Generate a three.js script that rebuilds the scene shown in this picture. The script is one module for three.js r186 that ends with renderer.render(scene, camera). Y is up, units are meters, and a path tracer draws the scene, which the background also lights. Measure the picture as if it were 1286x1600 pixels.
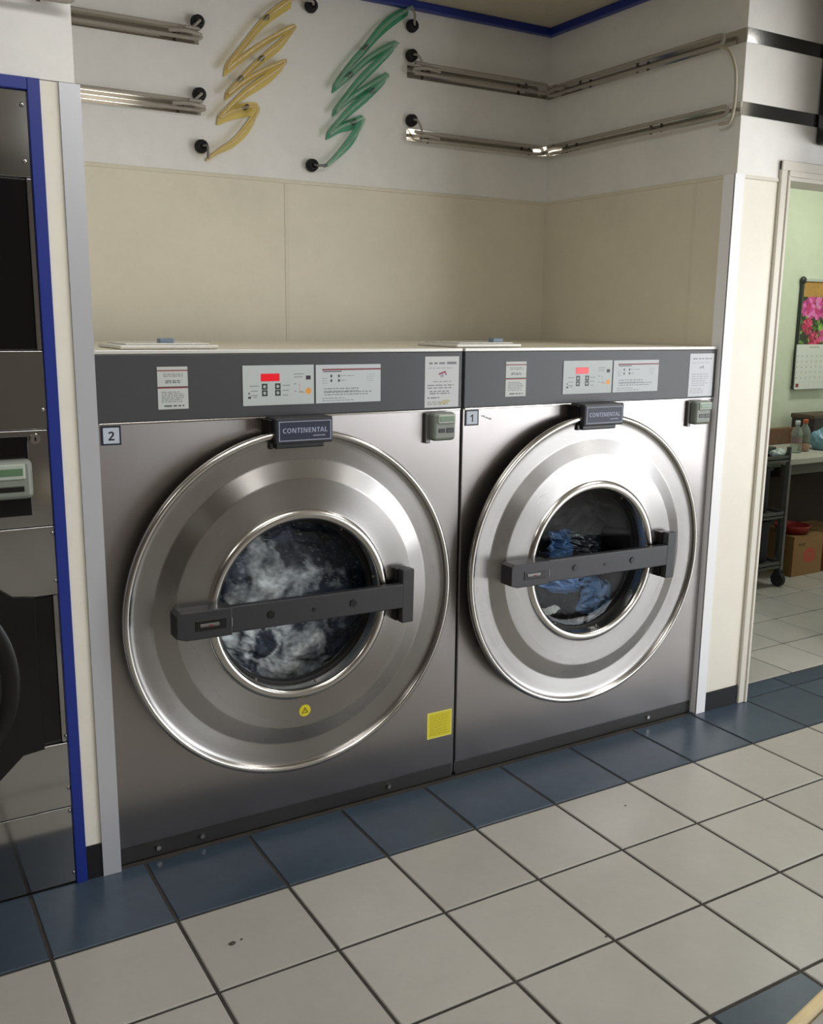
import * as THREE from 'three';
import { RoundedBoxGeometry } from 'three/addons/geometries/RoundedBoxGeometry.js';
import { mergeGeometries } from 'three/addons/utils/BufferGeometryUtils.js';
import { ImprovedNoise } from 'three/addons/math/ImprovedNoise.js';
import { RectAreaLightUniformsLib } from 'three/addons/lights/RectAreaLightUniformsLib.js';

// ------------------------------------------------------------------ camera, sky, daylight, exposure
const scene = new THREE.Scene();
const camera = new THREE.PerspectiveCamera(56.0546, 1286 / 1600, 0.05, 100);
camera.position.set(-0.31656, 1.52697, 2.21451);
camera.rotation.set(-0.19771, -0.53558, 0.01152, 'YXZ');
scene.add(camera);
const renderer = new THREE.WebGLRenderer({ antialias: true });
renderer.toneMapping = THREE.LinearToneMapping;
renderer.toneMappingExposure = 1.25;
renderer.shadowMap.enabled = true;
RectAreaLightUniformsLib.init();
scene.background = new THREE.Color().setRGB(1.5, 1.75, 2.1);   // overcast daylight outside the shop windows

function areaLight(name, w, h, pos, target, rgb, intensity) {
  const l = new THREE.RectAreaLight(new THREE.Color().setRGB(...rgb), intensity, w, h);
  l.name = name; l.position.set(...pos); l.lookAt(...target); l.castShadow = true; scene.add(l); return l;
}
// daylight of the shop windows (one light per window opening, just inside the glass)
const DAY = [0.97, 0.985, 1.0];
areaLight('daylight_side_window', 3.4, 1.9, [6.27, 1.15, 3.75], [0, 1.15, 3.75], DAY, 5);
areaLight('daylight_street_window', 1.2, 1.9, [5.55, 1.15, 5.57], [5.55, 1.15, 0], DAY, 5);

// ------------------------------------------------------------------ helpers
let seed = 7;
const rnd = () => { seed = (seed * 1664525 + 1013904223) >>> 0; return seed / 4294967296; };
const NZ = new ImprovedNoise();
const noise = (x, y, z) => NZ.noise(x, y, z);
function fbm(x, y, z, o = 4) { let s = 0, a = 0.5; for (let i = 0; i < o; i++) { s += a * noise(x, y, z); x *= 2.03; y *= 2.03; z *= 2.03; a *= 0.5; } return s; }
const C = (hex) => new THREE.Color(hex);
function tex(w, h, fn, srgb = true) {
  const d = new Uint8Array(w * h * 4);
  for (let j = 0; j < h; j++) for (let i = 0; i < w; i++) {
    const c = fn(i / w, j / h), k = (j * w + i) * 4;
    d[k] = Math.max(0, Math.min(255, c[0])); d[k + 1] = Math.max(0, Math.min(255, c[1])); d[k + 2] = Math.max(0, Math.min(255, c[2])); d[k + 3] = 255;
  }
  const t = new THREE.DataTexture(d, w, h, THREE.RGBAFormat);
  t.wrapS = t.wrapT = THREE.RepeatWrapping; t.magFilter = THREE.LinearFilter; t.minFilter = THREE.LinearMipmapLinearFilter; t.generateMipmaps = true;
  if (srgb) t.colorSpace = THREE.SRGBColorSpace;
  t.needsUpdate = true; return t;
}
// periodic noise on a unit square
function pn(u, v, f, s) {
  const a = noise(u * f, v * f, s), b = noise((u - 1) * f, v * f, s), c = noise(u * f, (v - 1) * f, s), e = noise((u - 1) * f, (v - 1) * f, s);
  return (a * (1 - u) + b * u) * (1 - v) + (c * (1 - u) + e * u) * v;
}
function std(o) { return new THREE.MeshStandardMaterial(o); }
function phy(o) { return new THREE.MeshPhysicalMaterial(o); }
function speckled(hex, amp, f, o = {}) {
  const c = C(hex), r = c.clone().convertLinearToSRGB();
  const m = tex(256, 256, (u, v) => { const n = 1 + amp * (pn(u, v, f, 1.3) + 0.6 * pn(u, v, f * 4, 4.1) + 0.4 * pn(u, v, f * 16, 9.7)); return [r.r * 255 * n, r.g * 255 * n, r.b * 255 * n]; });
  return std({ color: 0xffffff, map: m, roughness: 0.6, ...o });
}
const counts = {};
function numbered(n) { const k = counts[n] = (counts[n] ?? -1) + 1; return k ? `${n}_${String(k).padStart(3, '0')}` : n; }
function mesh(name, geo, mat, parent) {
  const m = new THREE.Mesh(geo, mat); m.castShadow = m.receiveShadow = true;
  m.name = parent ? name : numbered(name); (parent ?? scene).add(m); return m;
}
function group(name, label, category, grp, pos = [0, 0, 0], ry = 0) {
  const g = new THREE.Group(); g.name = numbered(name); g.position.set(...pos); g.rotation.y = ry; scene.add(g);
  g.userData = { label, category }; if (grp) g.userData.group = grp; return g;
}
function tag(o, label, category, grp) { o.userData = { label, category }; if (grp) o.userData.group = grp; return o; }
function structure(name, label, category = 'wall') { const g = new THREE.Group(); g.name = name; scene.add(g); g.userData = { kind: 'structure', label, category }; return g; }
// box from min/max corners; uv in metres
function bx(x0, x1, y0, y1, z0, z1, r = 0) {
  const w = x1 - x0, h = y1 - y0, d = z1 - z0;
  const g = r ? new RoundedBoxGeometry(w, h, d, 2, Math.min(r, w / 2.01, h / 2.01, d / 2.01)) : new THREE.BoxGeometry(w, h, d);
  g.translate((x0 + x1) / 2, (y0 + y1) / 2, (z0 + z1) / 2);
  return boxUV(g);
}
function boxUV(g) {
  const p = g.attributes.position, n = g.attributes.normal, uv = new Float32Array(p.count * 2);
  for (let i = 0; i < p.count; i++) {
    const ax = Math.abs(n.getX(i)), ay = Math.abs(n.getY(i)), az = Math.abs(n.getZ(i));
    if (az >= ax && az >= ay) { uv[2 * i] = p.getX(i); uv[2 * i + 1] = p.getY(i); }
    else if (ax >= ay) { uv[2 * i] = p.getZ(i); uv[2 * i + 1] = p.getY(i); }
    else { uv[2 * i] = p.getX(i); uv[2 * i + 1] = p.getZ(i); }
  }
  g.setAttribute('uv', new THREE.BufferAttribute(uv, 2)); return g;
}
const merge = (a) => mergeGeometries(a.map((g) => (g.index ? g.toNonIndexed() : g)));
function cyl(r0, r1, len, seg = 24) { return new THREE.CylinderGeometry(r0, r1, len, seg); }
function lathe(pts, seg = 96) { const g = new THREE.LatheGeometry(pts.map(([r, h]) => new THREE.Vector2(r, h)), seg); g.rotateX(Math.PI / 2); return g; }
function latheUp(pts, seg = 32) { return new THREE.LatheGeometry(pts.map(([r, h]) => new THREE.Vector2(r, h)), seg); }
function tube(pts, r, seg = 48, rs = 8, tension = 0.5) {
  const c = new THREE.CatmullRomCurve3(pts.map((q) => new THREE.Vector3(...q)), false, 'catmullrom', tension);
  return new THREE.TubeGeometry(c, seg, r, rs, false);
}
function rod(a, b, r, seg = 10) {
  const A = new THREE.Vector3(...a), B = new THREE.Vector3(...b), d = B.clone().sub(A);
  const g = new THREE.CylinderGeometry(r, r, d.length(), seg);
  g.applyQuaternion(new THREE.Quaternion().setFromUnitVectors(new THREE.Vector3(0, 1, 0), d.normalize()));
  g.translate((a[0] + b[0]) / 2, (a[1] + b[1]) / 2, (a[2] + b[2]) / 2); return g;
}
function canvasTex(w, h, draw) {
  const c = document.createElement('canvas'); c.width = w; c.height = h; draw(c.getContext('2d'), w, h);
  const t = new THREE.CanvasTexture(c); t.colorSpace = THREE.SRGBColorSpace; return t;
}
// a printed plate: thin box, print on its front face (+z)
function plate(name, x0, x1, y0, y1, z0, t, texture, edge, parent, o = {}) {
  const g = new THREE.BoxGeometry(x1 - x0, y1 - y0, t); g.translate((x0 + x1) / 2, (y0 + y1) / 2, z0 + t / 2);
  const e = std({ color: edge, roughness: 0.5 });
  return mesh(name, g, [e, e, e, e, std({ map: texture, roughness: 0.45, ...o }), e], parent);
}
const lines = (g, x0, x1, y, n, dy, h, col, ragged = 0.25) => { g.fillStyle = col; for (let i = 0; i < n; i++) { let x = x0; const end = x1 - (x1 - x0) * ragged * rnd(); while (x < end) { const w = (3 + rnd() * 9) * h * 0.5; g.fillRect(x, y + i * dy, Math.min(w, end - x), h); x += w + h * 0.9; } } };

// ------------------------------------------------------------------ measurements
const ZF = -0.324;          // front of the washers
const ZP = -0.302;          // front face of the wall beside the alcove
const ZB = -1.396;          // back wall of the alcove
const XL = 0.236, XR = 2.512;
const CEIL = 2.775, PANEL = 2.05, T = 0.31;
const XW = 6.3, XWL = -3.4, ZS = 5.6;   // right, left and street side of the room

// ------------------------------------------------------------------ materials
const M = {};
M.wallWhite = speckled('#ebe9e5', 0.03, 5, { roughness: 0.55 });
M.wallCream = speckled('#e0d9c4', 0.03, 4, { roughness: 0.42 });
M.pierCream = speckled('#ebe6d8', 0.025, 4, { roughness: 0.4 });
M.ceiling = speckled('#b9b3a4', 0.05, 8, { roughness: 0.9 });
M.roomWall = speckled('#776f66', 0.05, 4, { roughness: 0.8 });
M.blueTrim = std({ color: C('#1b2f86'), roughness: 0.4 });
M.whiteTrim = std({ color: C('#f3f3f6'), roughness: 0.35 });
M.casing = std({ color: C('#dbd6ca'), roughness: 0.4 });
M.seam = speckled('#dcd5c0', 0.03, 4, { roughness: 0.42 });
M.blackRubber = std({ color: C('#0b0b0d'), roughness: 0.65 });
M.black = std({ color: C('#0d0d0f'), roughness: 0.35 });
M.green = speckled('#d0d8c0', 0.03, 4, { roughness: 0.7 });
M.grout = speckled('#3b3732', 0.25, 12, { roughness: 0.9 });
M.silver = std({ color: C('#c9cad0'), roughness: 0.32, metalness: 0.35 });
// brushed stainless: fine vertical grain
const brushRough = tex(512, 512, (u, v) => { const n = 0.35 * pn(u, v, 5, 2.2) + 0.25 * pn(u, v, 2, 8.8) + 0.12 * noise(u * 256, 0.5, 3.3); const r = 255 * (0.78 + 0.2 * n); return [r, r, r]; }, false);
const smudge = tex(512, 512, (u, v) => { const n = pn(u, v, 3, 1.7) + 0.5 * pn(u, v, 9, 3.3); const r = 255 * (0.8 + 0.22 * n); return [r, r, r]; }, false);
brushRough.repeat.set(1.2, 1.2);
M.steel = phy({ color: new THREE.Color().setRGB(0.41, 0.385, 0.375), metalness: 1, roughness: 0.42, roughnessMap: brushRough, anisotropy: 0.8 });
M.doorSteel = phy({ color: new THREE.Color().setRGB(0.38, 0.366, 0.353), metalness: 1, roughness: 0.34, roughnessMap: smudge, anisotropy: 0.85, anisotropyRotation: Math.PI / 2 });
M.rimSteel = std({ color: new THREE.Color().setRGB(0.60, 0.58, 0.55), metalness: 1, roughness: 0.2 });
M.polished = std({ color: new THREE.Color().setRGB(0.48, 0.475, 0.475), metalness: 1, roughness: 0.13, roughnessMap: smudge });
M.darkSteel = std({ color: new THREE.Color().setRGB(0.20, 0.195, 0.19), metalness: 0.8, roughness: 0.45 });
M.drum = std({ color: new THREE.Color().setRGB(0.45, 0.44, 0.43), metalness: 1, roughness: 0.4 });
M.kick = std({ color: new THREE.Color().setRGB(0.05, 0.049, 0.048), metalness: 0.5, roughness: 0.6, roughnessMap: smudge });
M.panelGrey = speckled('#414245', 0.04, 7, { roughness: 0.42 });
M.barGrey = speckled('#303033', 0.05, 8, { roughness: 0.4 });
M.topSteel = std({ color: C('#d6d4cd'), roughness: 0.35, metalness: 0.25 });
M.coin = std({ color: C('#7c8279'), roughness: 0.4 });
M.coinPale = std({ color: C('#aab3a6'), roughness: 0.4 });
M.lcd = std({ color: C('#5b7a5c'), roughness: 0.25 });
M.glass = phy({ color: 0xffffff, transmission: 1, thickness: 0, roughness: 0.02, ior: 1.45, specularIntensity: 0.4 });
M.mirror = std({ color: new THREE.Color().setRGB(0.62, 0.61, 0.58), metalness: 1, roughness: 0.12 });
M.neonGlass = phy({ color: new THREE.Color().setRGB(0.62, 0.58, 0.52), transmission: 0.55, thickness: 0, roughness: 0.25, ior: 1.45 });

// ------------------------------------------------------------------ floor: tiles on a grout bed
const floor = structure('floor', 'cream square floor tiles with slate blue border tiles and dark grout', 'floor');
mesh('grout_bed', bx(XWL, XW, -0.1, -0.004, -2.3, ZS), M.grout, floor);
function tileGeo(w, d) {
  const G = 0.0045, b = 0.0025, t = 0.0, hx = w / 2 - G, hz = d / 2 - G;
  const o = [[-hx, -hz], [hx, -hz], [hx, hz], [-hx, hz]], i = [[-hx + b, -hz + b], [hx - b, -hz + b], [hx - b, hz - b], [-hx + b, hz - b]];
  const P = [], U = [];
  const q = (a, bb, c, dd) => { for (const v of [a, c, bb, a, dd, c]) { P.push(...v); U.push(v[0] + v[1] * 0.5, v[2]); } };
  q([i[0][0], t, i[0][1]], [i[1][0], t, i[1][1]], [i[2][0], t, i[2][1]], [i[3][0], t, i[3][1]]);
  for (let k = 0; k < 4; k++) { const a = o[k], c = o[(k + 1) % 4], e = i[k], f = i[(k + 1) % 4]; q([a[0], t - b, a[1]], [c[0], t - b, c[1]], [f[0], t, f[1]], [e[0], t, e[1]]); q([a[0], t - 0.008, a[1]], [c[0], t - 0.008, c[1]], [c[0], t - b, c[1]], [a[0], t - b, a[1]]); }
  const g = new THREE.BufferGeometry(); g.setAttribute('position', new THREE.Float32BufferAttribute(P, 3)); g.setAttribute('uv', new THREE.Float32BufferAttribute(U, 2)); g.computeVertexNormals(); return g;
}
function tileMat(hex, s, amp) {
  const r = C(hex).clone().convertLinearToSRGB();
  const m = tex(128, 128, (u, v) => { const n = 1 + amp * (pn(u, v, 3, s) + 0.8 * pn(u, v, 11, s + 3) + 0.7 * pn(u, v, 32, s + 5)); return [r.r * 255 * n, r.g * 255 * n, r.b * 255 * n]; });
  m.repeat.set(2.7, 2.7); return std({ map: m, roughness: 0.28 });
}
const creamTiles = ['#a9a69f', '#a6a39c', '#aca9a2'].map((h, i) => tileMat(h, i + 0.5, 0.02));
const blueTiles = ['#394755', '#354351', '#3c4a58'].map((h, i) => tileMat(h, i + 3.5, 0.08));
const tG = tileGeo(T, T);
const rest = [];
for (let i = -11; i < 20; i++) for (let j = -1; j < 18; j++) {
  const x = (i + 0.5) * T, z = (j + 0.5) * T;
  const blue = j === -1 || (i === 4 && j === 3);
  if (i >= -3 && i < 13 && j < 7) {
    const m = mesh('tile', tG, (blue ? blueTiles : creamTiles)[Math.floor(rnd() * 3)], floor);
    m.position.set(x, (rnd() - 0.5) * 0.0006, z); m.rotation.y = Math.floor(rnd() * 4) * Math.PI / 2;
  } else rest.push(tG.clone().translate(x, 0, z));
}
const far = mesh('tile_field', mergeGeometries(rest), creamTiles[0], floor); far.userData.kind = 'stuff';
// threshold strip under the doorway and the tiles of the back room (slightly smaller pitch)
const th = tileGeo(0.31, 0.11);
for (let i = 8; i < 13; i++) { const m = mesh('tile', th, blueTiles[i % 3], floor); m.position.set((i + 0.5) * T, 0, -0.365); }
const bG = tileGeo(0.297, 0.286);
for (let i = 0; i < 12; i++) for (let j = 0; j < 6; j++) { const m = mesh('tile', bG, creamTiles[(i + j) % 3], floor); m.position.set(2.64 + (i + 0.5) * 0.297, 0, -0.42 - (j + 0.5) * 0.286); }

// ------------------------------------------------------------------ walls
const wallBack = structure('wall_back', 'alcove back wall, white above and cream panels below');
mesh('plaster', bx(0.1, XR + 0.1, 0, CEIL, ZB - 0.1, ZB - 0.004), M.wallWhite, wallBack);
mesh('upper_board', bx(XL - 0.08, XR, PANEL, CEIL, ZB - 0.004, ZB), M.wallWhite, wallBack);
mesh('panel', bx(XL - 0.08, 1.236, 0, PANEL - 0.012, ZB - 0.004, ZB + 0.002), M.wallCream, wallBack);
mesh('panel', bx(1.252, XR, 0, PANEL - 0.012, ZB - 0.004, ZB + 0.002), M.wallCream, wallBack);
mesh('seam_strip', bx(1.235, 1.253, 0, PANEL - 0.012, ZB, ZB + 0.004, 0.001), M.seam, wallBack);
mesh('cap_strip', bx(XL - 0.08, XR, PANEL - 0.012, PANEL + 0.002, ZB, ZB + 0.005, 0.002), M.seam, wallBack);

const wallRight = structure('wall_right', 'alcove side wall, white above and cream panel below');
mesh('plaster', bx(XR + 0.004, XR + 0.11, 0, CEIL, ZB - 0.1, ZP - 0.112), M.wallWhite, wallRight);
mesh('upper_board', bx(XR, XR + 0.004, PANEL, CEIL, ZB, ZP), M.wallWhite, wallRight);
mesh('panel', bx(XR - 0.002, XR + 0.004, 0, PANEL - 0.012, ZB, -0.50), M.wallCream, wallRight);
mesh('panel', bx(XR - 0.002, XR + 0.019, 0, PANEL - 0.012, -0.488, ZP - 0.001), M.wallCream, wallRight);
mesh('seam_strip', bx(XR - 0.004, XR, 0, PANEL - 0.012, -0.502, -0.486, 0.001), M.seam, wallRight);
mesh('cap_strip', bx(XR - 0.005, XR, PANEL - 0.012, PANEL + 0.002, ZB, ZP, 0.002), M.seam, wallRight);

const wallLeft = structure('wall_left', 'white wall left of the alcove above the built-in dryer');
mesh('alcove_side', bx(0.13, XL - 0.004, 0, CEIL, ZB - 0.1, ZP - 0.006), M.wallWhite, wallLeft);
mesh('upper_board', bx(XWL, XL - 0.006, 2.068, CEIL, ZP - 0.12, ZP + 0.002), M.wallWhite, wallLeft);
mesh('pier_panel', bx(0.146, 0.2, 0.1, 2.066, ZP - 0.006, ZP), M.pierCream, wallLeft);
mesh('plaster', bx(XWL, -0.72, 0, 2.068, ZP - 0.12, ZP), M.pierCream, wallLeft);
mesh('plaster', bx(-0.74, 0.13, 2.068, CEIL, -1.1, ZP - 0.12), M.wallWhite, wallLeft);

const wallFront = structure('wall_front', 'white and cream wall between the alcove and the doorway');
const DX0 = 2.78, DX1 = 3.66, DY = 2.045;
mesh('upper_board', bx(XR + 0.004, XW, PANEL, CEIL, ZP - 0.11, ZP), M.wallWhite, wallFront);
mesh('pier_panel', bx(XR + 0.02, DX0 - 0.03, 0, PANEL - 0.012, ZP - 0.11, ZP), M.pierCream, wallFront);
mesh('plaster', bx(DX1 + 0.01, XW, 0, PANEL, ZP - 0.11, ZP), M.pierCream, wallFront);
mesh('cap_strip', bx(XR + 0.036, DX0 - 0.046, PANEL - 0.012, PANEL + 0.001, ZP - 0.002, ZP + 0.004, 0.001), M.casing, wallFront);

const trim1 = structure('trim_1', 'white metal corner guard on the wall right of the washers', 'trim');
mesh('angle', merge([bx(XR - 0.012, XR + 0.036, 0, PANEL, ZP, ZP + 0.006), bx(XR - 0.012, XR - 0.004, 0, PANEL, ZP - 0.05, ZP + 0.003)]), M.whiteTrim, trim1);
const trim2 = structure('trim_2', 'silver metal corner guard on the narrow wall beside the dryer', 'trim');
mesh('angle', merge([bx(0.193, 0.242, 0, 2.066, ZP, ZP + 0.006), bx(0.236, 0.242, 0, 2.066, ZP - 0.05, ZP + 0.003)]), M.silver, trim2);
const trim3 = structure('trim_3', 'royal blue frame strip round the built-in dryer', 'trim');
mesh('upright', bx(0.121, 0.150, 0, 2.068, ZP - 0.006, ZP + 0.008, 0.002), M.blueTrim, trim3);
mesh('upright', bx(-0.75, -0.721, 0, 2.068, ZP - 0.006, ZP + 0.008, 0.002), M.blueTrim, trim3);
mesh('head', bx(-0.721, 0.121, 2.04, 2.068, ZP - 0.006, ZP + 0.008, 0.002), M.blueTrim, trim3);
const trim4 = structure('trim_4', 'blue cove strip along the top of the alcove walls', 'trim');
mesh('strip', bx(XL - 0.08, XR, CEIL - 0.032, CEIL, ZB, ZB + 0.03, 0.004), M.blueTrim, trim4);
mesh('strip', bx(XR - 0.03, XR, CEIL - 0.032, CEIL, ZB + 0.03, ZP, 0.004), M.blueTrim, trim4);
const bbl = structure('baseboard_left', 'short black rubber baseboard beside the dryer', 'baseboard');
mesh('board', bx(0.150, 0.193, 0, 0.1, ZP - 0.004, ZP + 0.003, 0.002), M.blackRubber, bbl);
const bbr = structure('baseboard_right', 'short black rubber baseboard beside the doorway', 'baseboard');
mesh('board', bx(XR + 0.036, DX0 - 0.047, 0, 0.078, ZP, ZP + 0.006, 0.002), M.blackRubber, bbr);

const ceiling = structure('ceiling', 'plain grey beige ceiling over the alcove and shop', 'ceiling');
mesh('slab', bx(XWL - 0.1, XW + 0.8, CEIL, CEIL + 0.1, -2.3, ZS + 0.1), M.ceiling, ceiling);

// doorway to the back room
const door1 = structure('door_1', 'open doorway with a cream casing leading to the green back room', 'doorway');
for (const x of [DX0, DX1 + 0.055]) {
  mesh('casing', bx(x - 0.047, x - 0.012, 0, DY + 0.07, ZP, ZP + 0.014, 0.004), M.casing, door1);
  mesh('casing_bead', bx(x - 0.014, x, 0, DY + 0.03, ZP, ZP + 0.02, 0.004), M.casing, door1);
}
mesh('head_casing', bx(DX0 - 0.047, DX1 + 0.055, DY + 0.034, DY + 0.07, ZP, ZP + 0.016, 0.004), M.casing, door1);
mesh('head_bead', bx(DX0 - 0.012, DX1 + 0.02, DY + 0.014, DY + 0.036, ZP, ZP + 0.022, 0.004), M.casing, door1);
mesh('head_jamb', bx(DX0 - 0.012, DX1 + 0.02, DY, DY + 0.016, ZP - 0.12, ZP + 0.016, 0.003), M.casing, door1);
mesh('jamb', bx(DX0 - 0.03, DX0 - 0.006, 0, DY, ZP - 0.12, ZP), M.casing, door1);
mesh('jamb', bx(DX1, DX1 + 0.02, 0, DY, ZP - 0.12, ZP), M.casing, door1);

// back room shell
const ZG = -2.15, XG = 6.9;
const wg = structure('wall_backroom', 'pale green painted wall of the back room');
mesh('plaster', bx(XR, XG + 0.1, 0, CEIL, ZG - 0.1, ZG), M.green, wg);
const wg2 = structure('wall_backroom_side', 'pale green side wall of the back room');
mesh('plaster', bx(XG, XG + 0.1, 0, CEIL, ZG, ZP - 0.11), M.green, wg2);
const fg = structure('floor_backroom', 'floor of the back room past the last tile', 'floor');
mesh('slab', bx(XW - 0.1, XG + 0.1, -0.1, -0.004, -2.25, ZP - 0.05), M.grout, fg);

// the rest of the shop: plain walls, with the two window openings that let the daylight in
const wr = structure('wall_shop_side', 'side wall of the shop with the long window');
mesh('below_window', bx(XW, XW + 0.15, 0, 0.18, ZP, ZS), M.roomWall, wr);
mesh('above_window', bx(XW, XW + 0.15, 2.12, CEIL, ZP, ZS), M.roomWall, wr);
mesh('beside_window', bx(XW, XW + 0.15, 0.18, 2.12, ZP, 2.02), M.roomWall, wr);
mesh('beside_window', bx(XW, XW + 0.15, 0.18, 2.12, 5.48, ZS), M.roomWall, wr);
const ws = structure('wall_shop_street', 'street wall of the shop with a window');
mesh('beside_window', bx(XWL, 4.92, 0, CEIL, ZS, ZS + 0.15), M.roomWall, ws);
mesh('below_window', bx(4.92, 6.18, 0, 0.18, ZS, ZS + 0.15), M.roomWall, ws);
mesh('above_window', bx(4.92, 6.18, 2.12, CEIL, ZS, ZS + 0.15), M.roomWall, ws);
mesh('beside_window', bx(6.18, XW + 0.15, 0, CEIL, ZS, ZS + 0.15), M.roomWall, ws);
const wo = structure('wall_shop_left', 'far left wall of the shop');
mesh('plaster', bx(XWL - 0.1, XWL, 0, CEIL, ZP - 0.12, ZS), M.roomWall, wo);
const win1 = structure('window_1', 'long shop window with three panes', 'window');
for (let k = 0; k < 3; k++) mesh('pane', bx(XW + 0.07, XW + 0.075, 0.18, 2.12, 2.02 + k * 1.153, 2.02 + (k + 1) * 1.153), M.glass, win1);
for (let k = 0; k < 4; k++) mesh('mullion', bx(XW + 0.03, XW + 0.11, 0.18, 2.12, 1.995 + k * 1.153, 2.045 + k * 1.153), M.silver, win1);
const win2 = structure('window_2', 'street window with two panes', 'window');
for (let k = 0; k < 2; k++) mesh('pane', bx(4.92 + k * 0.63, 4.92 + (k + 1) * 0.63, 0.18, 2.12, ZS + 0.07, ZS + 0.075), M.glass, win2);
for (let k = 0; k < 3; k++) mesh('mullion', bx(4.895 + k * 0.63, 4.945 + k * 0.63, 0.18, 2.12, ZS + 0.03, ZS + 0.11), M.silver, win2);
const pav = structure('ground_outside', 'pale pavement outside the shop windows', 'ground');
mesh('slab', bx(XWL, 30, -0.3, -0.12, ZS + 0.15, 30), M.roomWall, pav);
mesh('slab', bx(XW + 0.9, 30, -0.3, -0.12, -20, ZS + 0.15), M.roomWall, pav);

// ceiling lamps of the shop (fluorescent troffers) and of the back room
function troffer(x, z, w, d, power, label, rgb = [1, 0.985, 0.95]) {
  const g = group('ceiling_light', label, 'light', null, [x, CEIL, z]);
  mesh('housing', merge([bx(-w / 2, w / 2, -0.03, 0, -d / 2, -d / 2 + 0.02), bx(-w / 2, w / 2, -0.03, 0, d / 2 - 0.02, d / 2), bx(-w / 2, -w / 2 + 0.02, -0.03, 0, -d / 2, d / 2), bx(w / 2 - 0.02, w / 2, -0.03, 0, -d / 2, d / 2)]), M.whiteTrim, g);
  mesh('diffuser', bx(-w / 2 + 0.02, w / 2 - 0.02, -0.014, -0.004, -d / 2 + 0.02, d / 2 - 0.02), std({ color: 0xffffff, emissive: new THREE.Color().setRGB(...rgb), emissiveIntensity: 1.6, roughness: 0.6 }), g);
  areaLight('fluorescent_glow', w - 0.06, d - 0.06, [x, CEIL - 0.035, z], [x, 0, z + 0.0001], rgb, power);
}
troffer(-1.2, 2.0, 0.6, 1.2, 3, 'white fluorescent ceiling panel over the shop floor near the dryer wall');
troffer(3.3, 0.95, 0.6, 1.2, 11.5, 'bright white fluorescent ceiling panel in front of the doorway');
troffer(0.7, 0.95, 1.2, 0.6, 7, 'white fluorescent ceiling panel over the floor in front of washer 2');
troffer(1.3, 3.8, 0.6, 1.2, 6, 'white fluorescent ceiling panel over the middle of the shop floor');
troffer(5.1, -1.2, 1.2, 0.3, 17, 'fluorescent ceiling strip of the green back room', [0.96, 1.0, 0.88]);

// ------------------------------------------------------------------ washers
const rimPts = [[0.36, 0.022], [0.48, 0.0225], [0.508, 0.0225], [0.513, 0.0245], [0.515, 0.028], [0.515, 0.033], [0.5135, 0.0385], [0.510, 0.042], [0.505, 0.0435], [0.500, 0.042], [0.4965, 0.0385], [0.4945, 0.032]];
const conePts = [[0.4955, 0.033], [0.491, 0.0285], [0.482, 0.027], [0.47, 0.0263], [0.45, 0.025], [0.432, 0.0238], [0.429, 0.0238], [0.426, 0.0246], [0.378, 0.0378], [0.375, 0.0386], [0.371, 0.0391], [0.34, 0.0396], [0.31, 0.0400], [0.292, 0.0404], [0.286, 0.041]];
const ringPts = [[0.290, 0.034], [0.286, 0.041], [0.281, 0.047], [0.274, 0.0505], [0.266, 0.0505], [0.260, 0.048], [0.256, 0.043], [0.254, 0.035], [0.252, 0.005], [0.250, -0.035]];
const G_rim = lathe(rimPts, 160), G_cone = lathe(conePts, 160), G_ring = lathe(ringPts, 128);
const G_gasket = lathe([[0.252, 0.0], [0.2475, 0.0015], [0.243, -0.002], [0.242, -0.02]], 128);
const G_glass = lathe([[0.0002, -0.03], [0.06, -0.029], [0.12, -0.026], [0.18, -0.021], [0.23, -0.014], [0.249, -0.008]], 96);
const G_collar = lathe([[0.345, -0.001], [0.352, 0.0], [0.356, 0.004], [0.356, 0.052], [0.345, 0.054]], 96);
const frontGeo = (() => {
  const s = new THREE.Shape(); s.moveTo(-0.5605, 0.052); s.lineTo(0.5605, 0.052); s.lineTo(0.5605, 1.252); s.lineTo(-0.5605, 1.252); s.closePath();
  const h = new THREE.Path(); h.absarc(0, 0.706, 0.33, 0, Math.PI * 2, true); s.holes.push(h);
  const g = new THREE.ExtrudeGeometry(s, { depth: 0.01, bevelEnabled: true, bevelSize: 0.002, bevelThickness: 0.002, bevelSegments: 2, curveSegments: 64 }); g.translate(0, 0, -0.012); return g;
})();
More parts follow.
